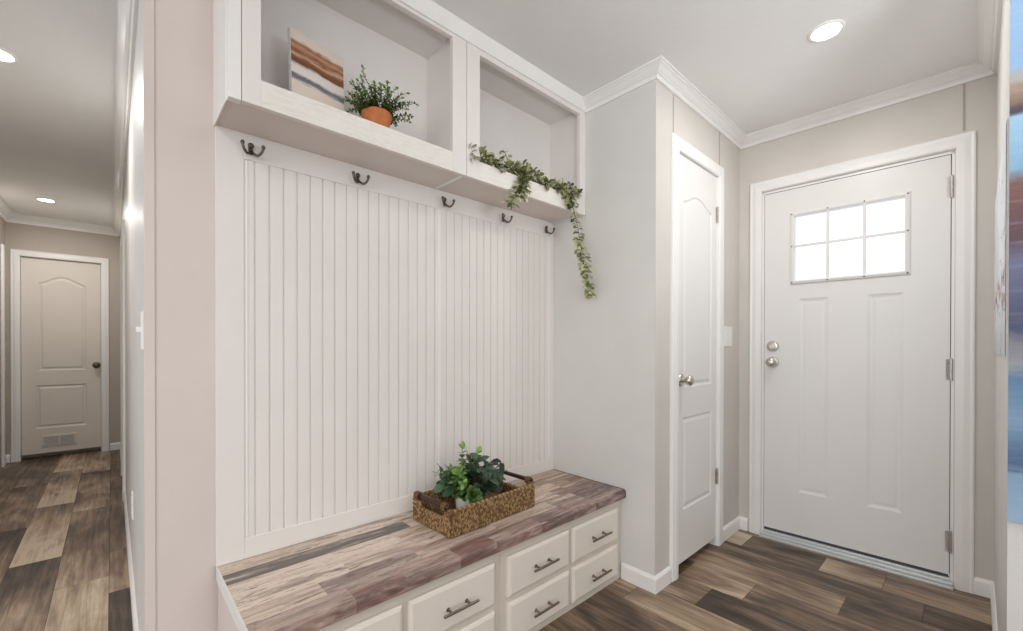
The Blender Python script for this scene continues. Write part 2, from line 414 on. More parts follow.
# ------------------------------------------------------------------ setting: floor
def make_floor():
    bm = bmn(); tone = bm.faces.layers.float.new('tone'); uvl = bm.loops.layers.float_vector.new('plankuv'); grl = bm.loops.layers.float_vector.new('plankgrad')
    W = .192; x_ref = -.205
    known = {   # boards seen best: column -> [(y end, tone)] going away from the camera
        -1: [(3.41, .50, -.5), (4.53, .80, -.6), (5.70, .78, -.55), (7, .7, -.4)],
        0:  [(2.96, .78, -.2), (4.25, .50, -.15), (5.50, .48, -.3), (7, .58, -.2)],
        1:  [(2.75, .2, 0), (3.3, .55, -.3), (4.4, .3, 0), (7, .3, 0)],
        -2: [(2.9, .45, -.2), (4.1, .34, -.2), (5.3, .42, -.2), (7, .36, 0)],
        -3: [(3.3, .3, 0), (4.5, .34, 0), (7, .3, 0)]}
    entry = {   # boards in the entry, by column
        10: [(.55, .38), (1.1, .6), (1.66, .55)], 11: [(.1, .55), (.85, .22), (1.4, .5)], 12: [(.72, .4), (1.02, .62), (2, .4)], 13: [(.4, .34), (1.1, .5)],
        14: [(.15, .2), (1.1, .36), (2, .5)], 15: [(.3, .5), (.55, .62), (.92, .30), (1.2, .85)], 16: [(.5, .42), (1.05, .35), (2, .5)]}
    rnd = random.Random(3)
    x_lo, x_hi, y_lo, y_hi = -4.1, 3.1, -4.1, 6.7
    k0 = math.floor((x_lo-x_ref)/W)
    k1 = math.ceil((x_hi-x_ref)/W)
    for k in range(k0, k1):
        x0 = max(x_lo, x_ref+W*k); x1 = min(x_hi, x_ref+W*(k+1))
        if x1-x0 < .005: continue
        segs = []; y = y_lo
        spec = known.get(k) or entry.get(k)
        start = {True: 2.2, False: -.35}[k in known] if spec else None
        yy = y_lo - rnd.random()*1.1
        while yy < y_hi:
            L = 1.2 if rnd.random() < .7 else rnd.uniform(.5, 1.0)
            if spec and yy+L > start and yy < spec[-1][0]:
                segs.append((yy, start, rnd.uniform(.25, .6), 0)); p = start
                for e in spec: segs.append((p, e[0], e[1] if k in known else .50+(e[1]-.44)*1.0, e[2] if len(e) > 2 else rnd.uniform(-.2, .2))); p = e[0]
                yy = p; continue
            segs.append((yy, yy+L, rnd.choice((.28, .34, .38, .42, .46, .52, .6)), rnd.uniform(-.25, .25))); yy += L
        for a, b, tn, gr in segs:
            a, b = max(a, y_lo), min(b, y_hi)
            if b-a < .02: continue
            g = .0009
            vs = [bm.verts.new(p) for p in ((x0+g, a+g, 0), (x1-g, a+g, 0), (x1-g, b-g, 0), (x0+g, b-g, 0))]
            f = bm.faces.new(vs); f[tone] = tn
            ox, oy, oz = rnd.uniform(0, 60), rnd.uniform(0, 60), rnd.uniform(0, 40)
            for lp in f.loops: lp[uvl] = Vector((lp.vert.co.x+ox, lp.vert.co.y+oy, oz)); lp[grl] = Vector((gr*(.5 if lp.vert.co.y > (a+b)/2 else -.5), 0, 0))
    n = len(bm.faces)
    box(bm, x_lo, x_hi, y_lo, y_hi, -.06, -.0012, mi=1)
    return struct('floor', bm, [M['floor'], M['shadow_gap']])
make_floor()
bm = bmn(); box(bm, -4.1, 3.1, -4.1, 6.7, ZC, ZC+.05); struct('ceiling', bm, M['ceiling'])

# ------------------------------------------------------------------ setting: walls
bm = bmn(); box(bm, XH, 3.05, YW, YW+.1, 0, ZC); struct('wall_back', bm, M['wall_pink'])
bm = bmn(); box(bm, XR, XR+.1, YC+.0002, YW, 0, ZC); struct('wall_nook_side', bm, M['wall'])
CX0, CX1, CZ = 2.072, 2.575, 2.142      # closet opening
bm = bmn()
box(bm, XR, XR+.1, YC-.0008, YC, 0, ZC); box(bm, XR+.1, CX0, YC-.0008, YC+.1, 0, ZC); box(bm, CX1, 2.93, YC, YC+.1, 0, ZC); box(bm, CX0, CX1, YC, YC+.1, CZ, ZC)
struct('wall_closet', bm, M['wall_beige'])
bm = bmn()
for x, z0, z1 in ((2.035, 0, ZC-.06), (2.60, CZ+.07, ZC-.06)): box(bm, x-.004, x+.004, YC-.0025, YC, z0, z1)
struct('trim_1', bm, M['seam'])
# front wall in its own frame: x = depth, y = along the wall
FROT = math.atan(AF)
def front(name, bm, m, parent=None, **kw):
    o = struct(name, bm, m, parent, **kw)
    if parent is None: o.location = (XF, 0, 0); o.rotation_euler.z = FROT
    return o
FU0, FU1, FZ = .070, .892, 2.094        # front door opening
bm = bmn()
box(bm, 0, .13, -.30, FU0, 0, ZC); box(bm, 0, .13, FU1, 1.72, 0, ZC); box(bm, 0, .13, FU0, FU1, FZ, ZC)
front('wall_front', bm, M['wall_beige'])
bm = bmn(); box(bm, -.0025, 0, .037, .045, FZ+.085, ZC-.06); front('trim_2', bm, M['seam'])
bm = bmn(); box(bm, XN, XF+.05, YR-.12, YR, 0, ZC); struct('wall_entry_right', bm, M['wall'])
bm = bmn(); box(bm, XN, XN+.12, -4.0, YR-.12, 0, ZC); struct('wall_living', bm, M['wall'])
HD0, HD1, HDZ = 4.36, 5.16, 2.03        # door in the hall's right wall
bm = bmn()
box(bm, XH, XH+.1, YW+.1, HD0, 0, ZC); box(bm, XH, XH+.1, HD1, YE, 0, ZC); box(bm, XH, XH+.1, HD0, HD1, HDZ, ZC)
struct('wall_hall_right', bm, M['wall'])
EX0, EX1, EZ = -.680, -.080, 2.060
bm = bmn()
box(bm, XHL-.1, EX0, YE, YE+.1, 0, ZC); box(bm, EX1, XH+.1, YE, YE+.1, 0, ZC); box(bm, EX0, EX1, YE, YE+.1, EZ, ZC)
struct('wall_hall_end', bm, M['hallwall'])
bm = bmn(); box(bm, XHL-.1, XH+.1, YE+.14, YE+.19, 0, ZC); struct('light_block_hall_door', bm, M['hallwall'])  # unseen backing added to stop outside light under the hall door
bm = bmn(); box(bm, XHL-.1, XHL, 3.0, YE, 0, ZC); struct('wall_hall_left', bm, M['hallwall'])

# crown mouldings and baseboards
bm = bmn(); sweep(bm, [(XR, 1.421), (XR, YC), (xf(YC), YC), (xf(YR), YR), (XN, YR), (XN, -3.9)], crown_prof(), -1); struct('trim_3', bm, M['trim'])
bm = bmn(); sweep(bm, [(XL-.002, YW), (XH, YW), (XH, YE), (XHL, YE), (XHL, 3.0)], crown_prof(h=.085), 1); struct('trim_4', bm, M['trim'])
BP = base_prof()
bm = bmn(); sweep(bm, [(XR, 1.196), (XR, YC), (CX0-.068, YC)], BP, -1); struct('baseboard_nook', bm, M['trim'])
bm = bmn(); sweep(bm, [(CX1+.066, YC), (xf(YC), YC), (xf(FU1+.075), FU1+.075)], BP, -1); struct('baseboard_closet', bm, M['trim'])
bm = bmn(); sweep(bm, [(xf(.005), .003), (xf(YR), YR), (XN, YR), (XN, -3.9)], BP, -1); struct('baseboard_entry', bm, M['trim'])
bm = bmn(); sweep(bm, [(XL-.002, YW), (XH, YW), (XH, HD0-.066)], BP, 1); struct('baseboard_hall', bm, M['trim'])
bm = bmn(); sweep(bm, [(XH, HD1+.066), (XH, YE), (EX1+.062, YE)], BP, 1); struct('baseboard_hall_end_1', bm, M['trim'])
bm = bmn(); sweep(bm, [(EX0-.062, YE), (XHL, YE), (XHL, 6.34)], BP, 1); struct('baseboard_hall_end_2', bm, M['trim'])
bm = bmn(); box(bm, XH-.003, XH+.022, YW-.004, YW, .0, ZC-.06, .001); box(bm, XH-.003, XH, YW, YW+.022, .08, ZC-.06, .001); struct('trim_5', bm, M['wall_pink'])

# ------------------------------------------------------------------ front door
def to_front(u, z, p): return (-p, u, z)
bm = bmn(); casing(bm, to_front, FU0-.003, FU1+.003, FZ+.006, .065); front('trim_6', bm, M['trim'])
bm = bmn()   # jamb with its stop
box(bm, .0, .13, FU0-.0, FU0+.010, 0, FZ); box(bm, .0, .13, FU1-.010, FU1, 0, FZ); box(bm, .0, .13, FU0, FU1, FZ-.010, FZ)
front('trim_7', bm, M['trim'])
bm = bmn(); box(bm, -.045, .13, FU0-.002, FU1+.002, 0, .014, .003); box(bm, -.038, -.012, FU0, FU1, .014, .030, .004); box(bm, -.008, .1, FU0+.01, FU1-.01, .014, .040, .003)
front('trim_8', bm, M['alu'])
SU0, SU1, SZ0, SZ1 = FU0+.0135, FU1-.0125, .056, 2.080
d1 = bpy.data.objects.new('door_1', None); C.objects.link(d1); d1.location = (XF, 0, 0); d1.rotation_euler.z = FROT
tag(d1, 'white front door with a six-pane window and two long recessed panels', 'door', kind='structure')
GU0, GU1, GZ0, GZ1 = .246, .725, 1.541, 1.919
bm = bmn()
soft = ((0, 0), (.010, -.0035), (.020, -.005), (.034, -.003))
slab_face(bm, to_front, SU0, SU1, SZ0, SZ1, [arch_rect(.250, .392, .305, 1.434), arch_rect(.560, .702, .305, 1.434)], .04, soft, [arch_rect(GU0, GU1, GZ0, GZ1)])
struct('door_leaf', bm, M['door'], d1)
bm = bmn()
for a, b, z0, z1 in ((SU0-.003, SU0+.0, SZ0, SZ1), (SU1, SU1+.003, SZ0, SZ1), (SU0, SU1, SZ1, SZ1+.004)): box(bm, .004, .03, a, b, z0, z1)
box(bm, .002, .038, SU0+.002, SU1-.002, SZ0-.014, SZ0)
struct('weatherstrip', bm, M['rubber'], d1)
wf = bmn()     # raised surround of the glass with the muntin grid
pr = [(0, -.002), (0, .008), (.008, .012), (.020, .008), (.026, 0)]
rings = []
for (u, z, su, sz) in ((GU0, GZ0, -1, -1), (GU1, GZ0, 1, -1), (GU1, GZ1, 1, 1), (GU0, GZ1, -1, 1)):
    rings.append([wf.verts.new(to_front(u+su*a*.9, z+sz*a*.9, p)) for a, p in pr])
for i in range(4):
    a, b = rings[i], rings[(i+1) % 4]
    for j in range(len(pr)-1): wf.faces.new((a[j], a[j+1], b[j+1], b[j]))
win = struct('window_frame', wf, M['door'], d1)
bm = bmn()
mu = [GU0+(GU1-GU0)*k/3 for k in (1, 2)]; mz = (GZ0+GZ1)/2 + .012
for u in mu: box(bm, -.006, .010, u-.0065, u+.0065, GZ0-.002, GZ1+.002, .002)
for a, b in ((GU0, mu[0]), (mu[0], mu[1]), (mu[1], GU1)): box(bm, -.0055, .0095, a-.002, b+.002, mz-.006, mz+.006, .002)
struct('muntin_grid', bm, M['door'], win)
bm = bmn(); box(bm, .012, .018, GU0-.005, GU1+.005, GZ0-.005, GZ1+.005); struct('pane', bm, M['glass'], win)
for u, z in [(GU0-.011, GZ0-.011), (mu[0], GZ0-.011), (mu[1], GZ0-.011), (GU1+.011, GZ0-.011), (GU1+.011, mz), (GU0-.011, mz), (GU0-.011, GZ1+.011), (mu[0], GZ1+.011), (mu[1], GZ1+.011), (GU1+.011, GZ1+.011)]:
    bm = bmn(); lathe(bm, [(0, .0145), (.0030, .0140), (.0042, .0118), (.0042, .009)], to_front(u, z, 0), (-1,0,0), 10); struct('screw_cap', bm, M['dark_nickel'], win)
def knob(parent, u, z, to, axis, name='door_knob', mat=None, r=.027):
    mat = mat or M['nickel']; bm = bmn(); o = to(u, z, 0)
    lathe(bm, [(.033, 0), (.033, .004), (.029, .009), (.014, .011)], o, axis, 26); k = struct('rose', bm, mat, parent, smooth=True, angle=40)
    bm = bmn(); lathe(bm, [(.013, .009), (.011, .024), (.013, .031), (r*.82, .037), (r, .046), (r*.96, .055), (r*.70, .062), (r*.34, .065), (0, .0655)], o, axis, 26)
    struct(name, bm, mat, k, smooth=True, angle=50); return k
knob(d1, .834, 1.062, to_front, (-1,0,0))
bm = bmn(); lathe(bm, [(.032, 0), (.032, .006), (.027, .014), (.018, .016), (.017, .014), (0, .014)], to_front(.834, 1.158, 0), (-1,0,0), 26)
db = struct('deadbolt', bm, M['nickel'], d1, smooth=True, angle=40)
bm = bmn(); box(bm, -.030, -.012, .831, .837, 1.145, 1.171, .002); struct('thumb_turn', bm, M['nickel'], db)
def hinge(parent, p, axis_len=.09, leafdir=(0,1,0), mat=None):
    bm = bmn(); p = Vector(p)
    for i in range(3): tube(bm, [p + Vector((0,0,axis_len*(i/3-.5)+.0008)), p + Vector((0,0,axis_len*((i+1)/3-.5)-.0008))], .0062, 10)
    lathe(bm, [(0, .006), (.004, .004), (.005, 0)], p + Vector((0,0,axis_len*.5)), (0,0,1), 10)
    ld = Vector(leafdir)*.018
    x0, x1 = sorted((p.x, p.x+ld.x)); y0_, y1_ = sorted((p.y, p.y+ld.y))
    if x1-x0 < .001: x0, x1 = p.x+.004, p.x+.0055
    if y1_-y0_ < .001: y0_, y1_ = p.y+.004, p.y+.0055
    box(bm, x0, x1, y0_, y1_, p.z-axis_len*.48, p.z+axis_len*.48)
    return struct('hinge', bm, mat or M['dark_nickel'], parent, smooth=True, angle=40)
for z in (1.925, 1.045, .215): hinge(d1, (-.004, SU0-.004, z), .105, (0,1,0), M['nickel'])

# ------------------------------------------------------------------ closet door
def to_closet(u, z, p): return (u, YC-p, z)
bm = bmn(); casing(bm, to_closet, CX0+.004, CX1-.004, CZ-.006, .066); struct('trim_9', bm, M['trim'])
bm = bmn(); box(bm, CX0, CX0+.007, YC, YC+.1, 0, CZ); box(bm, CX1-.007, CX1, YC, YC+.1, 0, CZ); box(bm, CX0, CX1, YC, YC+.1, CZ-.007, CZ); struct('trim_10', bm, M['trim'])
d2 = bpy.data.objects.new('door_2', None); C.objects.link(d2)
tag(d2, 'narrow white two-panel closet door with a knob', 'door', kind='structure')
bm = bmn(); slab_face(bm, to_closet, CX0+.010, CX1-.010, .048, CZ-.010, [arch_rect(2.150, 2.497, .945, 1.905, .05), arch_rect(2.150, 2.497, .315, .790)])
struct('door_leaf', bm, M['door'], d2)
knob(d2, 2.122, .985, to_closet, (0,-1,0))
for z in (1.915, .405): hinge(d2, (CX1-.006, YC-.006, z), .09, (-1,0,0), M['nickel'])

# ------------------------------------------------------------------ hall doors
def to_end(u, z, p): return (u, YE-p, z)
bm = bmn(); casing(bm, to_end, EX0+.004, EX1-.004, EZ-.006, .060); struct('trim_11', bm, M['trim'])
bm = bmn(); box(bm, EX0, EX0+.008, YE, YE+.1, 0, EZ); box(bm, EX1-.008, EX1, YE, YE+.1, 0, EZ); box(bm, EX0, EX1, YE, YE+.1, EZ-.008, EZ); struct('trim_12', bm, M['trim'])
d3 = bpy.data.objects.new('door_3', None); C.objects.link(d3)
tag(d3, 'arched two-panel white door at the end of the hall with a low vent', 'door', kind='structure')
def to_end_in(u, z, p): return (u, YE+.02-p, z)
bm = bmn(); slab_face(bm, to_end_in, EX0+.011, EX1-.011, .05, EZ-.012, [arch_rect(-.555, -.205, .90, 1.80, .075), arch_rect(-.572, -.200, .305, .750)], steps=((0,0),(.005,-.006),(.014,-.009),(.022,-.008),(.036,-.002)))
struct('door_leaf', bm, M['door_warm'], d3)
knob(d3, -.125, .945, to_end_in, (0,-1,0), mat=M['dark_nickel'])
bm = bmn(); box(bm, -.530, -.280, YE+.010, YE+.020, .118, .232, .003)
vg = struct('vent_grille', bm, M['door_warm'], d3)
bm = bmn()
for a, b in ((-.515, -.412), (-.398, -.295)):
    box(bm, a, b, YE+.0085, YE+.0100, .132, .218, mi=1)
    for i in range(7):
        z = .137+.0125*i; box(bm, a, b, YE+.006, YE+.0085, z, z+.0045)
struct('louvres', bm, [M['alu'], M['hallwall']], vg)
def to_hr(u, z, p): return (XH-p, u, z)
bm = bmn(); casing(bm, to_hr, HD0, HD1, HDZ, .062); struct('trim_13', bm, M['trim'])
d4 = bpy.data.objects.new('door_4', None); C.objects.link(d4)
tag(d4, 'closed white door in the right wall of the hall', 'door', kind='structure')
bm = bmn(); slab_face(bm, lambda u, z, p: (XH+.03-p, u, z), HD0+.004, HD1-.004, .012, HDZ-.004, [arch_rect(HD0+.13, HD1-.13, .95, 1.75, .07), arch_rect(HD0+.13, HD1-.13, .25, .78)])
struct('door_leaf', bm, M['door'], d4)
bm = bmn(); box(bm, XHL, XHL+.018, 6.27, 6.335, 0, 2.12, .004); struct('trim_14', bm, M['trim'])

# ------------------------------------------------------------------ recessed ceiling lights
LAMPS = [((2.165, .424), 'round recessed downlight in the entry ceiling before the front door', .050),
         ((-.375, 2.97), 'nearer recessed downlight in the hall ceiling, cut by the photo edge', .052),
         ((-.43, 5.66), 'farther recessed downlight in the hall ceiling, near the end door', .052)]
for (x, y), lab, r in LAMPS:
    t = thing('recessed_light', lab, 'ceiling light', (x, y, ZC), group='recessed ceiling lights')
    bm = bmn(); lathe(bm, [(r+.014, 0), (r+.013, -.004), (r+.004, -.007), (r, -.005), (r, -.001)], (0,0,0), (0,0,1), 36); obj('trim_ring', bm, M['trim'], t, smooth=True)
    bm = bmn(); lathe(bm, [(r, -.003), (r*.7, -.0045), (0, -.005)], (0,0,0), (0,0,1), 36); obj('lens', bm, M['lamp'], t, smooth=True)

# ------------------------------------------------------------------ panelled back of the nook
t = thing('beadboard_panel', 'tall white beadboard panel with flat rails behind the bench', 'wall panel', (XL, YB, .447))
x1 = XR-XL-.001; zt = 1.8645-.447
for a, b in ((0, .079), (1.588, x1)):
    bm = bmn(); box(bm, a, b, 0, .0115, 0, zt, .0015); obj('stile', bm, M['panel'], t)
bm = bmn(); box(bm, .079, 1.588, .0002, .0115, 1.777-.447, zt, .0015); obj('rail', bm, M['panel'], t)
bm = bmn(); box(bm, .079, 1.588, .0002, .0115, 0, .068, .0015); obj('rail', bm, M['panel'], t)
def bead(x0, x1_, z0, z1):
    bm = bmn(); pts = [(x0, .004)]; x = x0 + .0444*.72
    while x < x1_-.012:
        pts += [(x-.0031, .004), (x-.0016, .0096), (x+.0014, .0096), (x+.0031, .004)]; x += .0444
    pts.append((x1_, .004))
    lo = [bm.verts.new((a, b, z0)) for a, b in pts]; hi = [bm.verts.new((a, b, z1)) for a, b in pts]
    for i in range(len(pts)-1): bm.faces.new((lo[i], lo[i+1], hi[i+1], hi[i]))
    return bm
Z0, Z1 = .064, 1.777-.447+.003
obj('beadboard_sheet', bead(.079, .842, Z0, Z1), M['panel'], t)
obj('beadboard_sheet', bead(.852, 1.590, Z0, Z1), M['panel'], t)
for a, b in ((.084, .090), (.841, .853), (1.576, 1.5875)):
    bm = bmn(); box(bm, a, b, .0015, .0095, .0685, 1.777-.4475, .0012); obj('batten', bm, M['trim'], t)

# coat hooks on the top rail
def hook_parts(t):
    bm = bmn()    # oval back plate
    for z0, z1, w in ((-.018, .020, .0075),):
        pts = [(w*math.cos(a), (z0+z1)/2 + (z1-z0)/2*math.sin(a)) for a in [2*PI*i/24 for i in range(24)]]
        lo = [bm.verts.new((x, 0, z)) for x, z in pts]; hi = [bm.verts.new((x*.8, -.005, z*.93)) for x, z in pts]
        for i in range(24): bm.faces.new((lo[i], lo[(i+1) % 24], hi[(i+1) % 24], hi[i]))
        bm.faces.new(hi); bm.faces.new(lo)
    obj('back_plate', bm, M['dark_nickel'], t)
    bm = bmn(); lathe(bm, [(0, .009), (.006, .008), (.009, .004), (.009, 0)], (0, -.004, .012), (0,-1,0), 14); obj('rosette', bm, M['dark_nickel'], t, smooth=True)
    for sx in (-1, 1):
        bm = bmn(); pts = []
        for i in range(13):
            a = i/12; q = PI*.98*a
            pts.append((sx*(.003 + (.027*(1-math.cos(q))/2)), -.005 - .030*math.sin(q*.5), -.006 - .0165*math.sin(q) + .019*max(0, a-.5)*1.3))
        rr = [.0042]*11 + [.0046, .0056]
        tube(bm, pts, rr, 8)
        e = pts[-1]; lathe(bm, [(0, -.005), (.0058, -.003), (.0066, .0015), (.004, .006), (0, .007)], e, (0,0,1), 10)
        obj('prong', bm, M['dark_nickel'], t, smooth=True)
HOOKS = [(.341, 'leftmost of five double coat hooks, at the left end of the rail'), (.706, 'second coat hook from the left, on the rail under the open cabinet'),
         (1.111, 'middle one of five dark double coat hooks, just right of the cabinet joint'), (1.470, 'fourth coat hook from the left, under the hanging ivy strand'),
         (1.795, 'rightmost coat hook, by the side wall of the nook')]
first = None
for x, lab in HOOKS:
    t = thing('coat_hook', lab, 'coat hook', (x, YB, 1.812), group='coat hooks on the panel rail')
    if first is None: hook_parts(t); first = t
    else:
        for ch in list(first.children):
            q = ch.copy(); C.objects.link(q); q.parent = t

# ------------------------------------------------------------------ wall cabinets with open cubbies
YF = 1.427; ZB, ZS = 1.858, 1.934
def wall_cabinet(label, x0, x1, ox0, ox1, oz1, ix0, ix1, filler=None):
    t = thing('wall_cabinet', label, 'cabinet', (x0, YF, ZB), group='open wall cabinets above the bench')
    yb = YW-YF-.0005; zt = ZC-ZB-.001
    X = lambda v: v-x0
    bm = bmn()
    zin = oz1-ZB+.030
    box(bm, X(x0), X(ix0), .02, yb, .005, zt); box(bm, X(ix1), X(x1), .02, yb, .005, zt)
    box(bm, X(ix0), X(ix1), .02, yb, ZS-ZB-.02, ZS-ZB-.002); box(bm, X(ix0), X(ix1), .02, yb, zin, zin+.016); box(bm, X(ix0), X(ix1), yb-.010, yb, ZS-ZB, zin)
    obj('carcass', bm, M['cabinet_in'], t)
    bm = bmn(); box(bm, X(x0)+.001, X(x1)-.001, .020, yb-.0125, .004, .020); obj('bottom_panel', bm, M['under'], t)
    bm = bmn()   # face frame, one outline with an opening
    fx0 = filler or x0
    box(bm, X(fx0), X(ox0), 0, .02, 0, zt, .0012); box(bm, X(ox1), X(x1), 0, .02, 0, zt, .0012)
    box(bm, X(ox0), X(ox1), 0.0004, .0196, oz1-ZB, zt)
    ff = obj('face_frame', bm, M['panel'], t)
    bm = bmn(); box(bm, X(ox0), X(ox1), 0.0002, .0198, 0, ZS-ZB+.002, .0012); obj('bottom_rail', bm, M['grain'], t)
    if filler:
        bm = bmn(); box(bm, X(x0)-.002, X(filler)-.0018, .0015, .03, 0, zt, .001); box(bm, -.004, -.0005, .03, yb, .0, zt, .001); obj('filler_strip', bm, M['trim'], t)
    return t
c1 = wall_cabinet('left open wall cabinet, holding the small painting and the potted herb', XL, 1.071, .322, 1.003, 2.395, .285, 1.025, .274)
c2 = wall_cabinet('right open wall cabinet, with ivy spilling over its front rail', 1.0735, XR-.001, 1.141, 1.817, 2.385, 1.105, 1.832)
bm = bmn(); box(bm, 1.071-XL-.016, 1.071-XL-.001, .022, .219, .0005, .004, .0008); obj('seam_strip', bm, M['trim'], c1)  # pale trim strip along the cabinet joint, unlit
bm = bmn(); box(bm, XR-1.0735-.018, XR-1.0735-.004, .03, .219, .0005, .004, .0008); obj('seam_strip', bm, M['trim'], c2)
bm = bmn()
pr = [(0, 2.408), (.006, 2.408), (.010, 2.414), (.018, 2.43), (.026, 2.448), (.028, ZC-.0005), (0, ZC-.0005)]
sweep(bm, [(XL-.004, YW-.07), (XL-.004, YF-.0005), (XR-.001, YF-.0005)], pr, -1); struct('trim_15', bm, M['trim'])

# ------------------------------------------------------------------ bench: two cabinet units and a long top
YK = 1.205; ZT0, ZT = .405, .447
def drawer(t, x0, x1, z0, z1):
    """Lipped drawer front with a bar pull on two posts (cabinet coordinates: x along, z up, y=0 at the frame)."""
    bm = bmn()
    rings = []
    for d, y in ((0, 0), (0, -.010), (.004, -.0145), (.009, -.0165), (.012, -.018)):
        rings.append([bm.verts.new(p) for p in ((x0+d, y, z0+d), (x1-d, y, z0+d), (x1-d, y, z1-d), (x0+d, y, z1-d))])
    for a, b in zip(rings, rings[1:]):
        for i in range(4): bm.faces.new((a[i], a[(i+1) % 4], b[(i+1) % 4], b[i]))
    bm.faces.new(rings[-1]); bm.faces.new(rings[0])
    d = obj('drawer', bm, M['cream'], t)
    cx, cz = (x0+x1)/2 + .004, (z0+z1)/2 - .004
    bm = bmn()
    tube(bm, [(cx-.070, -.045, cz), (cx+.070, -.045, cz)], .0050, 10)
    for s_ in (-1, 1):
        tube(bm, [(cx+s_*.038, -.017, cz), (cx+s_*.038, -.045, cz)], .0042, 8); lathe(bm, [(.0075, 0), (.0065, .003), (.004, .004)], (cx+s_*.038, -.0175, cz), (0,-1,0), 10)
    obj('drawer_pull', bm, M['pull'], d, smooth=True, angle=45)
def bench_cabinet(label, x0, x1, cols, left_end=False):
    t = thing('bench_cabinet', label, 'cabinet', (x0, YK, 0), group='bench drawer cabinets')
    w = x1-x0; dpt = YB-YK-.002
    bm = bmn()
    box(bm, 0, .016, .019, dpt, 0, ZT0-.001); box(bm, w-.016, w, .019, dpt, 0, ZT0-.001); box(bm, .016, w-.016, dpt-.012, dpt, 0, ZT0-.001); box(bm, .016, w-.016, .019, dpt-.012, .02, .035)
    obj('carcass', bm, M['cream_body'], t)
    bm = bmn(); rz = ((0, .036), (.183, .212), (.360, ZT0-.001))
    for z0, z1 in rz: box(bm, 0.03, w-.03, .0003, .019, z0, z1)
    box(bm, 0, .036, 0, .019, 0, ZT0-.001, .001); box(bm, w-.036, w, 0, .019, 0, ZT0-.001, .001)
    m = (cols[0][1]+cols[1][0])/2-x0; box(bm, m-.018, m+.018, .0001, .0188, 0, ZT0-.001)
    box(bm, .02, w-.02, .0195, .021, .02, ZT0-.02, mi=1)
    obj('face_frame', bm, [M['cream_body'], M['shadow_gap']], t)
    for a, b in cols:
        for z0, z1 in ((.033, .186), (.209, .363)): drawer(t, a-x0, b-x0, z0, z1)
    return t
bench_cabinet('right half of the cream drawer bench, next to the side wall', 1.0585, XR-.002, [(1.090, 1.447), (1.471, 1.820)])
bench_cabinet('left half of the cream drawer bench, partly below the photo edge', .262, 1.0575, [(.295, .652), (.673, 1.026)])
def bench_top():
    bm = bmn(); uvl = bm.loops.layers.float_vector.new('plankuv'); col = bm.faces.layers.float_color.new('pcol'); ed = bm.faces.layers.float.new('edge')
    x0, x1 = XL+.004, XR-.006
    yf = 1.176
    rows = [(1.650, 1.577), (1.577, 1.503), (1.503, 1.418), (1.418, 1.334), (1.334, 1.255), (1.255, 1.190)]
    cream, grey, tan, mauve, dark, peach, brown = (226,210,195), (108,102,100), (200,178,156), (158,132,126), (98,78,74), (212,186,164), (140,114,100)
    lay = [[(.62, (208,190,172)), (1.15, cream), (1.55, (170,150,134)), (x1, tan)],
           [(.86, grey), (1.30, cream), (1.62, (150,128,114)), (x1, (164,140,124))],
           [(.78, cream), (1.40, tan), (1.66, peach), (1.76, (168,142,124)), (x1, brown)],
           [(.55, cream), (1.02, (214,196,180)), (1.56, peach), (x1, (150,122,108))],
           [(.45, (214,194,176)), (.76, (150,132,126)), (1.10, (178,150,142)), (1.44, (208,184,166)), (1.62, (150,128,122)), (x1, (112,96,97))],
           [(.50, (204,180,168)), (.66, (146,112,106)), (.86, (190,162,152)), (1.02, (150,116,110)), (1.26, (192,162,152)), (1.46, (122,98,96)), (1.62, (176,150,140)), (x1, (104,90,93))]]
    rnd = random.Random(5)
    prof = [(0, 0)]
    def quad(pts, cc, off, e):
        f = bm.faces.new([bm.verts.new(p) for p in pts]); f[col] = lin(cc); f[ed] = e; f.smooth = False
        for lp in f.loops:
            p = lp.vert.co; lp[uvl] = Vector((p.x+off[0], p.y - (ZT-p.z) + off[1], off[2]))
    for (ya, yb), r in zip(rows, lay):
        xa = x0
        for xe, cc in r:
            off = (rnd.uniform(0, 40), rnd.uniform(0, 40), rnd.uniform(0, 40))
            last = yb < 1.2
            quad([(xa, yb, ZT), (xe, yb, ZT), (xe, ya, ZT), (xa, ya, ZT)], cc, off, .55 if last else (.12 if yb < 1.3 else 0))
            if last:      # the last plank rolls over the rounded nose
                prev = (yb, ZT)
                nose = [(yb - .014*math.sin(a), ZT - .014 + .014*math.cos(a)) for a in [PI/2*i/5 for i in range(1, 6)]] + [(yf, ZT0+.005), (yf+.004, ZT0)]
                for n_ in nose:
                    quad([(xa, n_[0], n_[1]), (xe, n_[0], n_[1]), (xe, prev[0], prev[1]), (xa, prev[0], prev[1])], cc, off, 1.0 if n_[1] < ZT-.002 else .6); prev = n_
            xa = xe
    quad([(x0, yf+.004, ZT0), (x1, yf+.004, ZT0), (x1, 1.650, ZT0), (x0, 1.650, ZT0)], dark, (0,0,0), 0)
    bmesh.ops.remove_doubles(bm, verts=bm.verts[:], dist=1e-5)
    t = thing('worktop', 'distressed wood-plank bench top in cream, grey and mauve, lying over the drawers', 'bench top', (0, 0, 0))
    obj('plank_top', bm, M['bench'], t)
    def endcap(x, w):
        bm = bmn(); ring = [(1.650, ZT0), (1.650, ZT+.0008), (1.190, ZT+.0008)] + [(1.190 - .0145*math.sin(a), ZT-.014+.0148*math.cos(a)) for a in [PI/2*i/5 for i in range(1, 6)]] + [(yf-.0005, ZT0+.004), (yf+.004, ZT0-.0004)]
        a = [bm.verts.new((x, y, z)) for y, z in ring]; b = [bm.verts.new((x+w, y, z)) for y, z in ring]
        for i in range(len(ring)): bm.faces.new((a[i], a[(i+1) % len(ring)], b[(i+1) % len(ring)], b[i]))
        bm.faces.new(a); bm.faces.new(b); return bm
    tag(obj('end_strip', endcap(XL, .004), M['edge_white'], t), 'pale edge band')
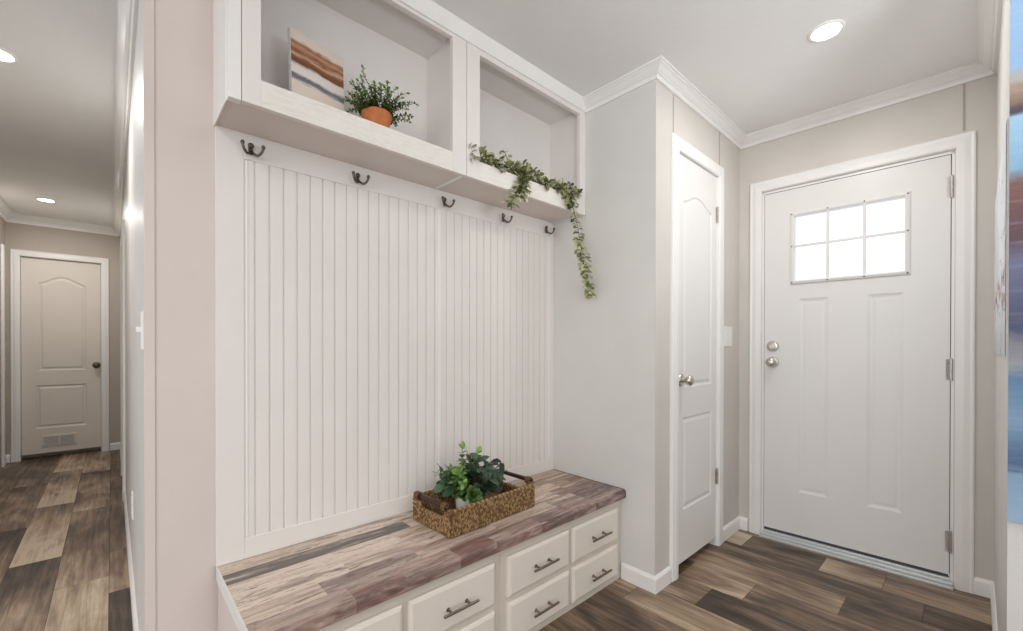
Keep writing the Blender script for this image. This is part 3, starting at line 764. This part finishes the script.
    tag(obj('end_strip', endcap(XR-.006, .005), M['gap_shade'], t), 'dark strip for the shaded gap at the wall')  # dark strip painted for the shaded gap between top and wall
bench_top()
bm = bmn(); box(bm, XL+.004, .262, YK+.012, YB-.004, 0, ZT0-.001, .001); struct('trim_16', bm, M['wall_pink'])
bm = bmn(); box(bm, XL+.002, .262, YK-.001, YK+.012, 0, ZT0-.001, .001); struct('trim_17', bm, M['edge_white'])

# ------------------------------------------------------------------ woven tray on the bench
def tray():
    t = thing('wicker_tray', 'rectangular brown woven tray with dark round handles on the bench top', 'tray', (.912, 1.308, ZT+.0042), math.radians(2.2))
    Lx, Ly, hgt = .455, .250, .094
    def strip(bm, lay, p0, d, length, hfun, nrm):
        """One woven wall: courses of slanted strands, every one a small bent roll."""
        d = Vector(d); n = Vector(nrm); rows = 11; st = .0078; k = int(length/st); rnd = random.Random(int(length*1000)+int(d.x*7))
        for r in range(rows):
            z = hgt*(r+.5)/rows
            for i in range(k):
                u = (i+.5+(.5 if r % 2 else 0))*length/k
                if u > length or z > hfun(u/length)+.004: continue
                c0 = Vector(p0) + d*u + Vector((0,0,z)); sh = rnd.uniform(.15, 1)
                a = c0 - d*.0018 - Vector((0,0,.0062)); b = c0 + n*.0026; e = c0 + d*.0018 + Vector((0,0,.0062))
                f0 = len(bm.faces); tube(bm, [a - n*.001, b, e - n*.001], [.0022, .0034, .0022], 5)
                bm.faces.ensure_lookup_table()
                for f in bm.faces[f0:]: f[lay] = sh; f.smooth = True
    def wall(p0, d, length, hfun, nrm):
        bm, lay = leafbm(); d = Vector(d); n = Vector(nrm); N = 24
        top = []
        for i in range(N+1):     # solid core behind the strands
            u = i/N; q = Vector(p0) + d*(length*u); h = hfun(u)
            top.append([bm.verts.new(q + n*.001 + Vector((0,0,.002))), bm.verts.new(q + n*.001 + Vector((0,0,h))), bm.verts.new(q - n*.007 + Vector((0,0,h))), bm.verts.new(q - n*.007 + Vector((0,0,.002)))])
        for a, b in zip(top, top[1:]):
            for j in range(4):
                f = bm.faces.new((a[j], a[(j+1) % 4], b[(j+1) % 4], b[j])); f[lay] = .12
        bm.faces.new(top[0]); bm.faces.new(top[-1])
        strip(bm, lay, p0, d, length, hfun, nrm)
        strip(bm, lay, Vector(p0) - n*.006, d, length, hfun, -n)
        # braided rim
        f0 = len(bm.faces); tube(bm, [Vector(p0) + d*(length*i/40) - n*.003 + Vector((0,0,hfun(i/40)+.0015*math.sin(i*2.4))) for i in range(41)], .0062, 7)
        bm.faces.ensure_lookup_table()
        for i, f in enumerate(bm.faces[f0:]): f[lay] = .3+.5*((i//7) % 2); f.smooth = True
        return bm
    full = lambda u: hgt
    def low(u):
        e = min(u, 1-u); s_ = min(1, max(0, (e-.10)/.12)); s_ = s_*s_*(3-2*s_); return hgt+.004 - .046*s_
    obj('front_wall', wall((0, 0, 0), (1,0,0), Lx, full, (0,-1,0)), M['weave'], t)
    obj('back_wall', wall((0, Ly, 0), (1,0,0), Lx, full, (0,1,0)), M['weave'], t)
    obj('end_wall', wall((0, 0, 0), (0,1,0), Ly, low, (-1,0,0)), M['weave'], t)
    obj('end_wall', wall((Lx, 0, 0), (0,1,0), Ly, low, (1,0,0)), M['weave'], t)
    bm, lay = leafbm(); box(bm, .004, Lx-.004, .004, Ly-.004, .002, .008)
    for i in range(20):
        f0 = len(bm.faces); tube(bm, [(.01, .012+i*.0119, .009), (Lx-.01, .012+i*.0119, .009)], .0055, 6); bm.faces.ensure_lookup_table()
        for f in bm.faces[f0:]: f[lay] = .25+.3*(i % 2)
    obj('woven_base', bm, M['weave'], t)
    for x in (-.002, Lx+.002):
        bm = bmn(); tube(bm, [(x, .012, hgt+.014), (x, .015, hgt+.014), (x, Ly-.015, hgt+.014), (x, Ly-.012, hgt+.014)], [.006, .0092, .0092, .006], 12)
        hd = obj('handle', bm, M['handle_wood'], t, smooth=True, angle=50)
        for y in (.036, Ly-.036):
            bm, lay = leafbm(); 
            for k in range(4): tube(bm, [(x+.0125*math.cos(a), y-.009+.006*k, hgt+.011+.0135*math.sin(a)) for a in [2*PI*j/12 for j in range(13)]], .0032, 6, False)
            for f in bm.faces: f[lay] = .22
            obj('wrapping', bm, M['weave'], hd, smooth=True)
    return t
tray()

# ------------------------------------------------------------------ plants
def rv(r, a=-1, b=1): return r.uniform(a, b)
def sprig(bm, lay, sb, rnd, p, d, length, step, L, W, pairs=True, droop=.2, shade=(.1, .9), r0=.0016):
    p = Vector(p); d = Vector(d).normalized(); n = max(2, int(length/step)); pts = [p.copy()]
    ang = rnd.random()*6
    for i in range(n):
        d = (d + Vector((rv(rnd)*.16, rv(rnd)*.16, rv(rnd)*.12 - droop*i/n*.4))).normalized(); p = p + d*step; pts.append(p.copy())
        _, u, v = frame_of(d); ang += 1.9
        for sgn in ((0, PI) if pairs else (0,)):
            a = ang+sgn; o = (u*math.cos(a) + v*math.sin(a))
            ld = (o + d*rnd.uniform(.35, .9)).normalized(); k = rnd.uniform(.75, 1.2)*(1-.25*i/n)
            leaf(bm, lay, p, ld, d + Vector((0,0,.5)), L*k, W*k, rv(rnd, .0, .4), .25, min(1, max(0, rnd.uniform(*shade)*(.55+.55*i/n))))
    leaf(bm, lay, p, d, Vector((0,0,1)) + Vector((.3,0,0)), L, W, .1, .25, shade[1])
    tube(sb, pts, [r0*(1-.6*i/len(pts)) for i in range(len(pts))], 5)
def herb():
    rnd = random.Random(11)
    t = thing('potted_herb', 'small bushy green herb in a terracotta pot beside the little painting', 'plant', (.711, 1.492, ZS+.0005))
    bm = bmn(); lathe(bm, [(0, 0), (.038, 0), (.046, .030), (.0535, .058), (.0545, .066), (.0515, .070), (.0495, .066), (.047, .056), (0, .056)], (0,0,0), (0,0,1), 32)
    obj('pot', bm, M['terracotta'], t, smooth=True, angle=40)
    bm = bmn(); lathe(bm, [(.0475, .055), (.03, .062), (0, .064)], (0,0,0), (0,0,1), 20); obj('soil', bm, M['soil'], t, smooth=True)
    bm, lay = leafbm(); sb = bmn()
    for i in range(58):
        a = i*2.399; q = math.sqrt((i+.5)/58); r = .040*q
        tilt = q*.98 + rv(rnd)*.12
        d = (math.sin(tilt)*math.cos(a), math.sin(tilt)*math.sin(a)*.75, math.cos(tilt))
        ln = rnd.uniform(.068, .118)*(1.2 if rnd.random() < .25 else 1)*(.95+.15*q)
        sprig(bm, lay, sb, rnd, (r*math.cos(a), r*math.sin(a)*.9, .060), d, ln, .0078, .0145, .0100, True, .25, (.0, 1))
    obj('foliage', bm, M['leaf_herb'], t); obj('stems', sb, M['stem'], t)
herb()
def ivy():
    rnd = random.Random(21)
    t = thing('ivy_garland', 'variegated trailing ivy lying along the right cabinet rail and hanging down', 'plant', (1.4, 1.43, ZS))
    o = Vector((1.4, 1.43, ZS)); bm, lay = leafbm(); sb = bmn()
    def strand(pts, step=.010, L=.027, W=.020, spread=.020, dens=2, r0=.0019, shade=(.1, 1)):
        P = [Vector(p)-o for p in pts]; fine = []
        for i in range(len(P)-1):          # Catmull-Rom through the measured points
            a, b, c_, d = P[max(i-1, 0)], P[i], P[i+1], P[min(i+2, len(P)-1)]
            m = max(2, int((c_-b).length/step))
            for k in range(m):
                u = k/m
                fine.append(.5*((2*b) + (c_-a)*u + (2*a-5*b+4*c_-d)*u*u + (3*b-a-3*c_+d)*u**3))
        fine.append(P[-1]); tube(sb, fine, [r0*(1-.5*i/len(fine)) for i in range(len(fine))], 5)
        for i, p in enumerate(fine):
            d = (fine[min(i+1, len(fine)-1)]-fine[max(i-1, 0)]).normalized(); _, u, v = frame_of(d)
            for k in range(dens+1):
                a = rnd.random()*6.28; out = (u*math.cos(a)+v*math.sin(a))
                q = p + out*rnd.uniform(0, spread); ld = (out + d*rnd.uniform(-.1, .9)).normalized()
                if q.y > -.006 and q.z < .004: q.z = .006
                if q.y > -.016 and q.z < .006 and q.y < .02: q.y = -.018
                sh = rnd.uniform(*shade); sh = sh*sh if rnd.random() < .6 else sh
                leaf(bm, lay, q, ld, Vector((rv(rnd)*.5, -.6, .8)), L*rnd.uniform(.7, 1.25), W*rnd.uniform(.7, 1.25), rv(rnd, .0, .4), .2, sh)
                if rnd.random() < .4: tube(sb, [p, q], .0008, 4)
    zr = ZS+.012
    strand([(1.085, 1.445, zr+.012), (1.16, 1.45, zr+.016), (1.24, 1.452, zr+.010), (1.34, 1.45, zr+.014), (1.44, 1.446, zr+.012)], dens=5, spread=.030)
    strand([(1.16, 1.46, zr+.02), (1.22, 1.455, zr+.028), (1.27, 1.452, zr+.040)], dens=3, spread=.016)
    strand([(1.36, 1.46, zr), (1.325, 1.45, zr+.05), (1.295, 1.445, zr+.088)], dens=3, spread=.014, L=.018)
    strand([(1.36, 1.455, zr+.02), (1.42, 1.45, zr+.045), (1.49, 1.45, zr+.030), (1.56, 1.448, zr+.008)], dens=5, spread=.028)
    strand([(1.38, 1.45, zr+.005), (1.385, 1.418, zr+.010), (1.372, 1.408, 1.905), (1.345, 1.404, 1.86), (1.318, 1.403, 1.822), (1.292, 1.402, 1.786)], dens=3, spread=.018)
    strand([(1.385, 1.45, zr), (1.40, 1.415, zr), (1.395, 1.406, 1.89), (1.372, 1.404, 1.845)], dens=3, spread=.016)
    strand([(1.50, 1.448, zr+.005), (1.58, 1.446, zr+.006), (1.65, 1.440, zr+.012), (1.690, 1.418, zr+.012), (1.712, 1.405, 1.915), (1.725, 1.400, 1.872)], dens=5, spread=.024)
    strand([(1.66, 1.44, zr+.01), (1.71, 1.43, zr+.035), (1.77, 1.425, zr+.030)], dens=2, spread=.012, L=.018)
    strand([(1.67, 1.43, zr), (1.72, 1.41, zr-.01), (1.79, 1.405, zr+.008)], dens=3, spread=.014, L=.020)
    strand([(1.715, 1.404, 1.90), (1.733, 1.398, 1.845), (1.752, 1.394, 1.78), (1.765, 1.389, 1.72)], dens=2, spread=.013, L=.022, W=.017, shade=(.1, 1))
    strand([(1.765, 1.389, 1.72), (1.778, 1.385, 1.66), (1.790, 1.380, 1.60), (1.797, 1.375, 1.55), (1.808, 1.370, 1.50), (1.818, 1.366, 1.455), (1.828, 1.362, 1.418)], dens=5, spread=.020, L=.024, W=.018, shade=(.3, 1.1))
    obj('leaves', bm, M['leaf_ivy'], t); obj('vine', sb, M['stem'], t)
ivy()
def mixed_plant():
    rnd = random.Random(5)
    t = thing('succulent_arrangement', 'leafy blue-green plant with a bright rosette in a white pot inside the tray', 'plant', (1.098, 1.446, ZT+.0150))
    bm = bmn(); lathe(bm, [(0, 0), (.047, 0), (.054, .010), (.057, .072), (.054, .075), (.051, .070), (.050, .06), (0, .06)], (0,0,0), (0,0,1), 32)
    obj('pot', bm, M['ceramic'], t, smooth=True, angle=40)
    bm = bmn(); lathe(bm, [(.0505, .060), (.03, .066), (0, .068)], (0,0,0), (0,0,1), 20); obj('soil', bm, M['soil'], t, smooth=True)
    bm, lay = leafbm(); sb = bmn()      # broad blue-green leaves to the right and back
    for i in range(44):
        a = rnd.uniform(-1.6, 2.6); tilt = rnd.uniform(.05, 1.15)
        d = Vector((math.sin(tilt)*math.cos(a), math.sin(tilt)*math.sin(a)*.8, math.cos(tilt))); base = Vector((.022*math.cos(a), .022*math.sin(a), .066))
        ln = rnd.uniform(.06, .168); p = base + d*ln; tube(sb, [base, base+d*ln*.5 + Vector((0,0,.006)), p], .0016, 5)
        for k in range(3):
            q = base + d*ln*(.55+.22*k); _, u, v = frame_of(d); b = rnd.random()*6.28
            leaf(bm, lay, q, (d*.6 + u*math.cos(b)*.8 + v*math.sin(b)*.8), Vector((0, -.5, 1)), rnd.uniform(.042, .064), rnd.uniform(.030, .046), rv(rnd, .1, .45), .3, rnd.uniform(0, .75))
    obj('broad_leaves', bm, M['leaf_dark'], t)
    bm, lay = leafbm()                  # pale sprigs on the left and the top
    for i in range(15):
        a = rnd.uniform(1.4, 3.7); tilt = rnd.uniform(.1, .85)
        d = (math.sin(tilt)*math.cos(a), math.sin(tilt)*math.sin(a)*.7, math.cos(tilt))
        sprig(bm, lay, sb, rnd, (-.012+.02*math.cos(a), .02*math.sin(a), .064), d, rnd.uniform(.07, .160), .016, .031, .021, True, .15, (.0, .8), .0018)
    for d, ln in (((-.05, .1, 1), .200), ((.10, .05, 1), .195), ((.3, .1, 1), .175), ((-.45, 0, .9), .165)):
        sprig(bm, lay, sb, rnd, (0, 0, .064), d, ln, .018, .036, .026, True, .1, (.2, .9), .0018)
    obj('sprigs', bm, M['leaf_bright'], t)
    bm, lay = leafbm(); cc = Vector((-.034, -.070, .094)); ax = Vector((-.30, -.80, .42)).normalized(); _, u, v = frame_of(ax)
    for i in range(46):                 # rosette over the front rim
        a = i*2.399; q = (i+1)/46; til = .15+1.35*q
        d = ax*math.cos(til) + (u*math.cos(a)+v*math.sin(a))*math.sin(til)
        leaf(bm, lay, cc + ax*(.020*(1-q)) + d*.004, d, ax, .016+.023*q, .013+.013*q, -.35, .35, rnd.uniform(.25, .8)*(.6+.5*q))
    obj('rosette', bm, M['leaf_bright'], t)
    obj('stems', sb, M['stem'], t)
    return t
mixed_plant()

# ------------------------------------------------------------------ paintings
def canvas(name, label, w, h, th_, front_mat, loc, rotz, tilt=0.0):
    """A stretched canvas standing on its lower edge: x along, front at -y."""
    t = thing(name, label, 'painting', loc, rotz); t.rotation_euler.x = tilt
    bm = bmn(); box(bm, 0, w, .001, th_, 0, h, .002); obj('canvas_sides', bm, M['canvas_edge'], t)
    bm = bmn(); uvl = bm.loops.layers.float_vector.new('plankuv')
    N = 2; f = bm.faces.new([bm.verts.new(p) for p in ((.001, 0, .001), (w-.001, 0, .001), (w-.001, 0, h-.001), (.001, 0, h-.001))])
    for lp in f.loops: lp[uvl] = Vector((lp.vert.co.x/w*(w/h if False else 1), lp.vert.co.z/h, 0))
    e = [(.001, .0, .001, h-.001)]
    obj('painted_face', bm, front_mat, t); return t
canvas('small_canvas', 'small abstract painting with rust-brown bands leaning in the left cabinet',   .192, .258, .018, M['art_strata'], (.427, 1.500, ZS+.0006), math.radians(12), math.radians(-3))
big = canvas('large_canvas', 'tall blue and brown striped abstract painting at the right edge', .80, 1.45, .012, M['art_blue'], (XN-.0125, -.0605, .676), math.radians(-90))
canvas('splash_canvas', 'white splashed abstract painting on the right entry wall', 1.045, .66, .006, M['art_white'], (2.87, YR+.0062, 1.13), math.radians(180))

# ------------------------------------------------------------------ switches and outlet
def plate(t, w, h, to):
    bm = bmn(); rings = []
    for d, p in ((0, .0), (0, .003), (.003, .0055)): rings.append([bm.verts.new(to(a, b, p)) for a, b in ((-w/2+d, -h/2+d), (w/2-d, -h/2+d), (w/2-d, h/2-d), (-w/2+d, h/2-d))])
    for a, b in zip(rings, rings[1:]):
        for i in range(4): bm.faces.new((a[i], a[(i+1) % 4], b[(i+1) % 4], b[i]))
    bm.faces.new(rings[-1]); bm.faces.new(rings[0]); obj('cover_plate', bm, M['plate'], t)
def pbox(to, u0, u1, v0, v1, p0, p1, m, name, t):
    bm = bmn(); a = [bm.verts.new(to(u, v, p0)) for u, v in ((u0,v0),(u1,v0),(u1,v1),(u0,v1))]; b = [bm.verts.new(to(u, v, p1)) for u, v in ((u0,v0),(u1,v0),(u1,v1),(u0,v1))]
    for i in range(4): bm.faces.new((a[i], a[(i+1) % 4], b[(i+1) % 4], b[i]))
    bm.faces.new(b); bm.faces.new(a); return obj(name, bm, m, t)
t = thing('light_switch', 'double white light switch between closet and front doors', 'light switch', (2.735, YC, 1.215))
tc = lambda u, v, p: (u, -p, v)
plate(t, .118, .122, tc)
for u in (-.028, .028):
    pbox(tc, u-.0165, u+.0165, -.034, .034, .005, .0075, M['plate'], 'rocker', t)
t = thing('light_switch', 'single white toggle switch on the hall wall by the corner', 'light switch', (XH, 1.80, 1.205))
tw = lambda u, v, p: (-p, u, v)
plate(t, .072, .120, tw); pbox(tw, -.005, .005, -.004, .012, .005, .017, M['plate'], 'toggle', t)
t = thing('power_outlet', 'white power outlet low on the hall wall near the corner', 'outlet', (XH, 2.72, .40))
plate(t, .072, .118, tw)
for v in (-.024, .024):
    q = pbox(tw, -.016, .016, v-.014, v+.014, .005, .007, M['plate'], 'socket', t)
    for u in (-.006, .006): pbox(tw, u-.0012, u+.0012, v-.004, v+.006, .0068, .0073, M['shadow_gap'], 'slot', q)

# ------------------------------------------------------------------ light
W = bpy.data.worlds.new('daylight'); sc.world = W; W.use_nodes = True
bg = W.node_tree.nodes['Background']; bg.inputs[0].default_value = (.95, .98, 1.0, 1); bg.inputs[1].default_value = 1.22
def area(name, loc, aim, size, power, col=(1,1,1), size_y=None, shape='RECTANGLE', spread=None):
    l = bpy.data.lights.new(name, 'AREA'); l.energy = power; l.color = col; l.shape = shape; l.size = size
    if size_y: l.size_y = size_y
    if spread: l.spread = spread
    o = bpy.data.objects.new(name, l); C.objects.link(o); o.location = loc
    o.rotation_euler = (Vector(aim)-Vector(loc)).to_track_quat('-Z', 'Y').to_euler(); return o
for (x, y), p in (((2.165, .424), 5.5), ((-.375, 2.97), 9), ((-.43, 5.66), 8)):
    area('downlight', (x, y, ZC-.012), (x, y, 0), .12, p, (1, .97, .94), shape='DISK')
for x, y in ((-.6, .2), (-.6, -2.0), (.9, -1.2), (-2.2, .6), (-2.4, -1.8)):  # unseen ceiling lamps added behind the camera to fill the room
    area('downlight', (x, y, ZC-.012), (x, y, 0),   .14, 9, (1, .975, .945), shape='DISK')
area('ceiling_fill', (.75, -.95, 1.5), (1.45, .0, ZC), .5, 8, (.97, .985, 1), spread=1.9)  # unseen uplight added to brighten the entry ceiling
area('living_window', (-2.6, -.6, 1.65), (1.4, 1.5, 1.2), 1.6, 23, (1, .99, .98), 1.3)

vs = sc.view_settings; vs.view_transform = 'Standard'; vs.look = 'None'; vs.exposure = .07; vs.gamma = 1
cy = sc.cycles
cy.max_bounces = 10; cy.diffuse_bounces = 6; cy.glossy_bounces = 4; cy.transparent_max_bounces = 8
cy.use_denoising = True; cy.sample_clamp_indirect = 6
